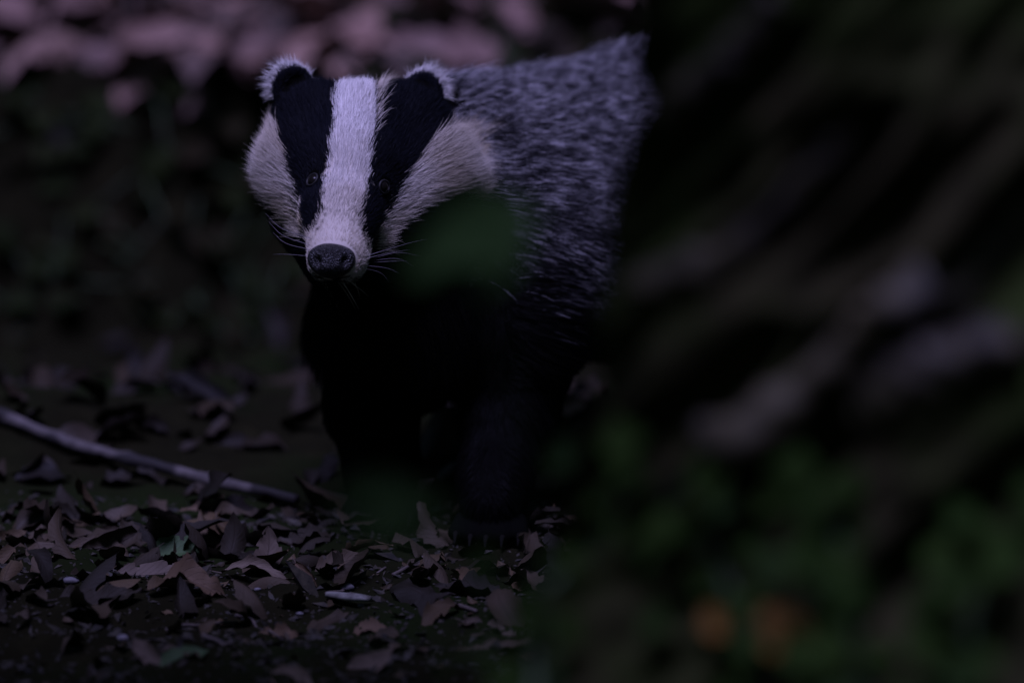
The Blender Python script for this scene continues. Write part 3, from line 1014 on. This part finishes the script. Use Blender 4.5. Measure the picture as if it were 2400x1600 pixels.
def inpoly(px, py, poly):
    c = np.zeros(px.shape, bool)
    n = len(poly)
    for i in range(n):
        x0, y0 = poly[i]; x1, y1 = poly[(i + 1) % n]
        m = ((y0 > py) != (y1 > py)) & (px < (x1 - x0) * (py - y0) / (y1 - y0 + 1e-9) + x0)
        c ^= m
    return c
STRIPE = [(798, 120), (790, 215), (785, 272), (777, 349), (770, 387), (760, 425), (760, 475), (750, 517), (731, 544), (705, 556), (690, 600), (706, 630),
          (760, 652), (845, 652), (892, 610), (869, 582), (846, 552), (842, 529), (846, 487), (858, 452), (865, 406), (865, 368), (865, 330), (877, 272), (884, 211), (898, 120)]
CHEEK_L = [(540, 295), (630, 295), (650, 315), (672, 360), (687, 410), (696, 455), (706, 500), (712, 560), (697, 548), (672, 498), (640, 452), (605, 424), (540, 400)]
CHEEK_R = [(1015, 335), (1080, 310), (1105, 340), (1130, 391), (1145, 425), (1076, 440), (999, 466), (953, 498), (915, 540), (888, 590), (880, 565), (903, 510), (930, 458), (955, 408), (984, 368)]
def coat(P):
    """0 black, 1 white of the face, 2 grizzled grey of the back"""
    px, py, t = unpix(P)
    jx = 7 * noise3(P * 160, 3) + 5 * rng.normal(size=len(P)); jy = 7 * noise3(P * 160, 5) + 6 * rng.normal(size=len(P))
    far = 1 + 3.5 * sstep(px, 1040, 1120)
    qx, qy = px + jx * far, py + jy * far
    c = np.zeros(len(P), int)
    head = t < 0.165
    c[head & ((inpoly(qx, qy, STRIPE) & ((qy < 560) | (t < 0.034))) | inpoly(qx, qy, CHEEK_L) | inpoly(qx, qy, CHEEK_R))] = 1
    # back and flank
    al = (P - S0) @ AX
    zb = np.interp(al, [-0.14, -0.09, -0.04, 0.02, 0.10, 0.4], [0.262, 0.215, 0.185, 0.145, 0.10, 0.09])
    zb = zb + 0.012 * noise3(P * 30, 9) + 0.024 * rng.normal(size=len(P))
    grey = (P[:, 2] > zb) & (qx > 1052 + 0.05 * np.clip(qy - 200, 0, 900)) & (c == 0)
    grey |= (t > 0.2) & (P[:, 2] > zb) & (c == 0)
    earm = (np.linalg.norm(P - EAR_L, axis=1) < 0.026) | (np.linalg.norm(P - EAR_R, axis=1) < 0.026)
    c[grey & ~earm] = 2
    c[earm] = 0
    return c
BLACK = np.array([0.0022, 0.0022, 0.0020]); WHITE = np.array([0.74, 0.70, 0.67]); CREAM = np.array([0.40, 0.33, 0.23])
UNDER = {0: BLACK, 1: np.array([0.42, 0.37, 0.31]), 2: np.array([0.075, 0.07, 0.07])}

def color_material(name, attr, rough=0.6, sp=0.25):
    m = NT(name)
    a = m.n('ShaderNodeAttribute', attribute_name=attr)
    m.l(a.outputs['Color'], m.b.inputs['Base Color'])
    spec(m, rough, sp)
    return m.m
M_SKIN = color_material('badger_underfur', 'coat', 1.0, 0.0)
M_FUR = color_material('badger_fur', 'hair_color', 0.5, 0.03)
bme = mesh_from('body', BV, BF, M_SKIN)
cc = coat(BV)
colv = np.array([UNDER[k] for k in (0, 1, 2)])[cc]
at = bme.attributes.new('coat', 'FLOAT_COLOR', 'POINT')
at.data.foreach_set('color', np.hstack([colv, np.ones((len(colv), 1))]).ravel())
body = link('body', bme, badger)

# ---- eyes and nose
def first_hit(px, py, t0=-0.06, t1=0.3):
    t = np.linspace(t0, t1, 1500)
    P = np.array([pix(px, py, q) for q in t])
    d = sdf(P, False)
    return P[int(np.argmax(d < 0))]
def ball(r, nu=20, nv=28, f=None):
    V, F = [], []
    for i in range(nu + 1):
        a = math.pi * i / nu
        for j in range(nv):
            b = 2 * math.pi * j / nv
            d = np.array([math.sin(a) * math.cos(b), math.sin(a) * math.sin(b), math.cos(a)])
            V.append(f(d) if f else d * r)
    for i in range(nu):
        for j in range(nv):
            F.append((i * nv + j, (i + 1) * nv + j, (i + 1) * nv + (j + 1) % nv, i * nv + (j + 1) % nv))
    return np.array(V), F
m = NT('eye_dark'); m.b.inputs['Base Color'].default_value = (0.006, 0.005, 0.004, 1); spec(m, 0.25, 0.10); M_EYE = m.m
m = NT('nose_leather')
vor = m.n('ShaderNodeTexVoronoi', i_Scale=900.0); m.l(m.coord(), vor.inputs['Vector'])
m.b.inputs['Base Color'].default_value = (0.010, 0.0088, 0.0088, 1); spec(m, 0.40, 0.32)
m.bump(vor.outputs['Distance'], 0.9, 0.0012); M_NOSE = m.m
m = NT('nostril_dark'); m.b.inputs['Base Color'].default_value = (0.004, 0.003, 0.003, 1); spec(m, 0.8, 0.1); M_NOSTRIL = m.m
m = NT('claw_horn'); m.b.inputs['Base Color'].default_value = (0.005, 0.0045, 0.004, 1); spec(m, 0.8, 0.02); M_CLAW = m.m
m = NT('eyelid_skin'); m.b.inputs['Base Color'].default_value = (0.008, 0.007, 0.007, 1); spec(m, 0.6, 0.3); M_LID = m.m
EYES = []
for (px, py) in ((733, 422), (899, 438)):
    P = first_hit(px, py)
    n = normals(P[None])[0]
    EYES.append(P)
    c = P - n * 0.0022
    V, F = ball(0.0052)
    eye = link('eye', mesh_from('eye', V + c, F, M_EYE), badger)
    # lids: a ring round the eye
    a1 = np.cross(n, UP); a1 /= np.linalg.norm(a1); a2 = np.cross(a1, n)
    ring = [c + n * 0.0028 + 0.0054 * (a1 * math.cos(q) * 1.08 + a2 * math.sin(q) * 0.86) for q in np.linspace(0, 2 * math.pi, 33)]
    V, F = tube(ring, [0.0009] * 33, 6, cap=False)
    link('eyelid', mesh_from('eyelid', V, F, M_LID), eye)
NC = pix(777, 611, 0.006)
def nose_f(d):
    x, y, z = d       # view right, view up, towards camera = -z
    p = np.array([x * 0.0172, y * 0.0128, z * 0.0140])
    # flatter front, broader top
    p[0] *= 1 + 0.12 * y
    if z < 0:
        p[2] *= 0.85
    for sgn in (-1, 1):
        q = np.array([sgn * 0.0118, -0.0005, -0.0085])
        dd = np.linalg.norm((p - q) * np.array([1, 0.8, 0.8]))
        p = p * (1 - 0.34 * math.exp(-(dd / 0.0038) ** 2))
    g = math.exp(-(p[0] / 0.0012) ** 2) * (1 if (z < 0 and y < 0.35) else 0)
    p = p * (1 - 0.05 * g)
    return CAMB @ (p * 1.0)
V, F = ball(1, 40, 56, nose_f)
nose = link('nose', mesh_from('nose', V + NC, F, M_NOSE), badger)

# ---- fur
class Fur:
    def __init__(self):
        self.P, self.R, self.C = [], [], []
    def add(self, pts, rad, col):
        self.P.append(pts); self.R.append(rad); self.C.append(col)
K = 6
SS = np.linspace(0, 1, K)
tri = np.vstack([BF[:, [0, 1, 2]], BF[:, [0, 2, 3]]])
ta, tb, tcv = BV[tri[:, 0]], BV[tri[:, 1]], BV[tri[:, 2]]
ar = 0.5 * np.linalg.norm(np.cross(tb - ta, tcv - ta), axis=1)
cen = (ta + tb + tcv) / 3
cpx, cpy, ct = unpix(cen)
headw = (ct < 0.17) & (cpx < 1120) & (cpy < 660)
# denser on the face; skip what lies deep behind the trunk
dens = np.where(headw, 4.6, 1.0)
pr = ar * dens
N = 400000
pick = rng.choice(len(tri), N, p=pr / pr.sum())
u1, u2 = rng.random(N), rng.random(N)
fl = u1 + u2 > 1
u1[fl], u2[fl] = 1 - u1[fl], 1 - u2[fl]
RT = ta[pick] + (tb - ta)[pick] * u1[:, None] + (tcv - ta)[pick] * u2[:, None]
NR = normals(RT)
RT = RT - NR * (sdf(RT, False))[:, None] - NR * 0.0006
px, py, t = unpix(RT)
cls = coat(RT)
head = headw[pick]
# keep the nose pad, eyes and toes bare
nq = (RT - NC) @ CAMB
bare = ((nq[:, 0] / 0.0172) ** 2 + (nq[:, 1] / 0.0130) ** 2 < 1.0) & (nq[:, 2] < 0.010)
for e in EYES:
    bare |= np.linalg.norm(RT - e, axis=1) < 0.0062
keep = ~bare & (RT[:, 2] > gh(RT[:, 0], RT[:, 1]) + 0.004)
RT, NR, cls, head, px, py, t = (q[keep] for q in (RT, NR, cls, head, px, py, t))
N = len(RT)
# flow of the coat
nose_tip = pix(779, 600, 0.0)
flow = np.empty((N, 3))
fh = RT - nose_tip
fh /= np.linalg.norm(fh, axis=1)[:, None]
fh = fh + np.array([0, 0.25, 0.05])
chk = head & (cls == 1) & ((px < 715) | (px > 875))
fh[chk] += DIR * 0.1 + np.where(px[chk] < 800, -0.20, 0.40)[:, None] * RIGHT + UP * 0.22
strp = head & (cls == 1) & ~chk
fs = RT - (nose_tip + (nose_tip - pix(842, 200, 0.11)) * 1.6)
fh[strp] = (fs / np.linalg.norm(fs, axis=1)[:, None])[strp] + np.array([0, 0.1, 0.1])
fb = AX + np.array([0, 0, -0.33])
low = RT[:, 2] < 0.10
fbody = np.tile(fb, (N, 1))
fbody[low] = AX * 0.35 + np.array([0, 0, -1.0])
neckw = np.exp(-((px - 1060) / 90) ** 2) * (t < 0.25)
fbody += neckw[:, None] * np.array([0.5, 0.1, -0.1])
frontal = ((RT - S0) @ AX < -0.03) & ~head & (RT[:, 2] < 0.23) & (cls == 0) & (px < 1180)
fbody[frontal] = np.array([0.1, 0.15, -1.0])
flow = np.where(head[:, None], fh, fbody)
flow = flow + 0.16 * np.stack([noise3(RT * 55, s) for s in (41, 42, 43)], -1) + 0.10 * rng.normal(size=(N, 3))
flow -= NR * np.sum(flow * NR, 1)[:, None]
flow /= np.linalg.norm(flow, axis=1)[:, None] + 1e-9
# lengths
dn = np.linalg.norm(RT - nose_tip, axis=1)
Lh = np.interp(dn, [0.0, 0.02, 0.05, 0.10, 0.16], [0.0025, 0.004, 0.007, 0.011, 0.015])
Lh = np.where(chk, np.interp(dn, [0.02, 0.06, 0.11, 0.16], [0.006, 0.012, 0.022, 0.028]), Lh)
Lb = np.where(cls == 2, 0.033, 0.030)
Lb = np.where(RT[:, 2] < 0.12, 0.013, Lb)
Lb = np.where(RT[:, 2] < 0.06, 0.009, Lb)
Lb = np.where(cls == 1, 0.028, Lb)
eard = np.minimum(np.linalg.norm(RT - EAR_L, axis=1), np.linalg.norm(RT - EAR_R, axis=1))
L = np.where(head, Lh, Lb)
L = np.where(eard < 0.022, 0.006, L)
L = np.where(head & (py > 590) & (cls == 0), np.minimum(L, 0.006), L)
for e in EYES:
    de = np.linalg.norm(RT - e, axis=1)
    L = np.where(de < 0.016, np.minimum(L, 0.003 + 0.0035 * de / 0.016), L)
L = L * rng.uniform(0.6, 1.25, N)
lift = np.where(head, 0.34, 0.30) * rng.uniform(0.6, 1.4, N)
lift = np.where(frontal, np.where(RT[:, 2] < 0.12, 0.3, 0.5), lift)
lift = np.where(chk, 0.36, lift)
lift = np.where((cls == 2) & ~head, lift * 1.35, lift)
s = SS[None, :, None]
PT = RT[:, None, :] + L[:, None, None] * (flow[:, None, :] * s * (0.92 + 0.08 * s) + NR[:, None, :] * lift[:, None, None] * (s * (1.15 - 0.55 * s)))
PT = PT + L[:, None, None] * 0.10 * rng.normal(size=(N, 1, 3)) * s ** 2
PT[:, :, 2] -= (L[:, None] * 0.10) * SS[None, :] ** 2
# tufts: tips draw together
cell = np.where(head, 0.0036, 0.0050)
key = np.floor((RT + 0.35 * cell[:, None] * np.stack([noise3(RT * 200, q) for q in (61, 62, 63)], -1)) / cell[:, None]).astype(np.int64)
kk = key[:, 0] * 73856093 ^ key[:, 1] * 19349663 ^ key[:, 2] * 83492791 ^ (head.astype(np.int64) * 7)
_, inv = np.unique(kk, return_inverse=True)
cntc = np.bincount(inv)
tipc = np.stack([np.bincount(inv, PT[:, -1, q]) / cntc for q in range(3)], -1)[inv]
rootc = np.stack([np.bincount(inv, RT[:, q]) / cntc for q in range(3)], -1)[inv]
pull = (np.where(head, 0.17, 0.55) * rng.uniform(0.5, 1.1, N))[:, None, None]
delta = (tipc - PT[:, -1, :])[:, None, :]
PT = PT + pull * delta * (s ** 1.6)
crand = rng.random(len(cntc))[inv]
crand2 = rng.random(len(cntc))[inv]
# colours along each hair
colr = np.empty((N, K, 3))
colr[cls == 0] = BLACK
colr[(cls == 0) & head] = np.array([0.0052, 0.0056, 0.0078])  # bluish sheen on the black head fur put into its colour
colr[(cls == 0) & head] *= rng.uniform(0.3, 1.8, ((cls == 0) & head).sum())[:, None, None]
wv = np.clip(0.5 + 0.5 * noise3(RT * 38, 91) + 0.25 * (crand - 0.5), 0, 1)
# cream cheeks; brow to muzzle, the light's cool-to-warm shift is put into colour
warm = np.where(chk, 0.45 + 0.5 * wv, np.interp(py, [200, 420, 560], [-0.05, 0.22, 0.42]) + 0.25 * wv)
warm = np.where((cls == 1) & (dn < 0.055), warm + 0.18, warm)
warm = np.clip(warm, 0, 1)
wc = WHITE * (1 - warm[:, None]) + CREAM * warm[:, None]
wc = wc * (0.55 + 0.55 * rng.random((N, 1)))
colr[cls == 1] = wc[cls == 1][:, None, :]
g = cls == 2
base_g = np.array([0.25, 0.24, 0.24]); band = np.array([0.010, 0.010, 0.013]); tipg = np.array([0.60, 0.57, 0.58])
ph = (0.30 + 0.30 * crand)[:, None]
sv = SS[None, :]
bw = sstep(sv, ph - 0.08, ph + 0.04) * (1 - sstep(sv, ph + 0.28, ph + 0.42))
gc = base_g * (1 - bw[..., None]) + band * bw[..., None]
tw = sstep(sv, ph + 0.28, ph + 0.42)
gc = gc * (1 - tw[..., None]) + tipg * tw[..., None]
zz_ = RT[:, 2]
pd = np.interp(zz_ - np.interp((RT - S0) @ AX, [-0.14, 0.4], [0.21, 0.09]), [-0.06, 0.03, 0.10], [0.90, 0.54, 0.38])
darkt = (0.5 * crand2 + 0.5 * rng.random(N) < pd)[:, None, None]
gc = np.where(darkt, gc * 0.16 + 0.004, gc)
colr[g] = gc[g]
radr = np.where(head, 0.000105, 0.00018)[:, None] * np.array([1.0, 1.0, 0.95, 0.8, 0.5, 0.08])[None, :]
fur = Fur()
fur.add(PT, radr, colr)

# white fringe along the rim of each ear
for c, sgn, arc in ((EAR_L, -1, (R(35), R(215))), (EAR_R, 1, (R(-20), R(160)))):
    M = CAMB @ np.array(Euler((0.15, 0.35 * sgn, 0.25 * sgn)).to_matrix())
    n = 3600
    a = rng.uniform(*arc, n)
    rad = rng.uniform(0.92, 1.05, n)
    dep = rng.uniform(-0.001, 0.006, n)
    rim = np.stack([np.cos(a) * 0.0152 * rad, np.sin(a) * 0.0172 * rad, dep], -1)
    od = np.stack([np.cos(a) * 1.0, np.sin(a) * 0.9, 0.35 + 0 * a], -1)
    od += np.array([0.45 * sgn, 0.35, 0.15]) + 0.24 * rng.normal(size=(n, 3)) + 0.22 * np.stack([np.sin(a * 13 + 1), np.sin(a * 17 + 2), np.sin(a * 11)], -1)
    od /= np.linalg.norm(od, axis=1)[:, None]
    mid = 0.5 * (arc[0] + arc[1])
    Lf = 0.0072 * rng.uniform(0.3, 1.25, n) * np.where(rng.random(n) < 0.12, 1.9, 1.0) * (1 - 0.45 * np.abs(a - mid) / (0.5 * (arc[1] - arc[0])))
    r3 = c + rim @ M.T; o3 = od @ M.T
    Pf = r3[:, None, :] + Lf[:, None, None] * (o3[:, None, :] * s + np.array([0.0, 0, -0.22]) * s ** 2 + 0.10 * rng.normal(size=(n, 1, 3)) * s ** 2)
    cf = np.tile((WHITE * 0.9 + CREAM * 0.08), (n, K, 1)) * (0.35 + 0.65 * rng.random((n, 1, 1)))
    fur.add(Pf, np.tile(0.00012 * np.array([1, 1, 0.95, 0.8, 0.5, 0.08]), (n, 1)), cf)

def curves_object(name, P, Rr, C, mat, parent):
    n, k = P.shape[:2]
    hcv = bpy.data.hair_curves.new(name)
    hcv.add_curves([k] * n)
    hcv.attributes['position'].data.foreach_set('vector', np.ascontiguousarray(P, dtype=np.float32).ravel())
    ra = hcv.attributes.get('radius') or hcv.attributes.new('radius', 'FLOAT', 'POINT')
    ra.data.foreach_set('value', np.ascontiguousarray(Rr, dtype=np.float32).ravel())
    ca = hcv.attributes.new('hair_color', 'FLOAT_COLOR', 'POINT')
    ca.data.foreach_set('color', np.ascontiguousarray(np.concatenate([C, np.ones((n, k, 1))], -1), dtype=np.float32).ravel())
    hcv.materials.append(mat)
    return link(name, hcv, parent)
fo = curves_object('fur', np.concatenate(fur.P), np.concatenate(fur.R), np.concatenate(fur.C), M_FUR, badger)
fo['kind'] = 'stuff'
fo['label'] = 'dense fur, striped on the face and grizzled grey on the back'

# ---- whiskers and claws
m = NT('whisker_hair'); m.b.inputs['Base Color'].default_value = (0.16, 0.14, 0.15, 1); spec(m, 0.4, 0.4); M_WHISK = m.m
WH = [((880, 600), (1000, 560), (950, 572)), ((882, 605), (960, 585), (915, 592)), ((884, 610), (985, 600), (930, 592)), ((884, 616), (955, 612), (920, 612)),
      ((878, 622), (935, 640), (905, 628)), ((874, 628), (912, 662), (893, 640)), ((884, 612), (970, 625), (930, 606)),
      ((708, 560), (622, 500), (660, 535)), ((704, 585), (640, 545), (670, 570)), ((702, 600), (640, 596), (672, 596)), ((706, 575), (630, 520), (664, 552))]
for (a, b, c) in WH:
    pa = first_hit(a[0] - (22 if a[0] > 780 else -22), min(a[1], 632))
    sgn = 1 if a[0] > 780 else -1
    pb = pix(b[0], b[1], 0.035); pc = pix(c[0], c[1], 0.03)
    P = bez([pa, pc, pb], 12)
    V, F = tube(P, np.linspace(0.00019, 0.00004, 12), 5)
    link('whisker', mesh_from('whisker', V, F, M_WHISK), badger)
for a, b, f in TOES:
    q = b + f * 0.004
    P = bez([q + np.array([0, 0, 0.001]), q + f * 0.006 + np.array([0, 0, 0.000]), q + f * 0.011 + np.array([0, 0, -0.005])], 8)
    V, F = tube(P, np.linspace(0.0026, 0.0006, 8), 8)
    link('claw', mesh_from('claw', V, F, M_CLAW), badger)
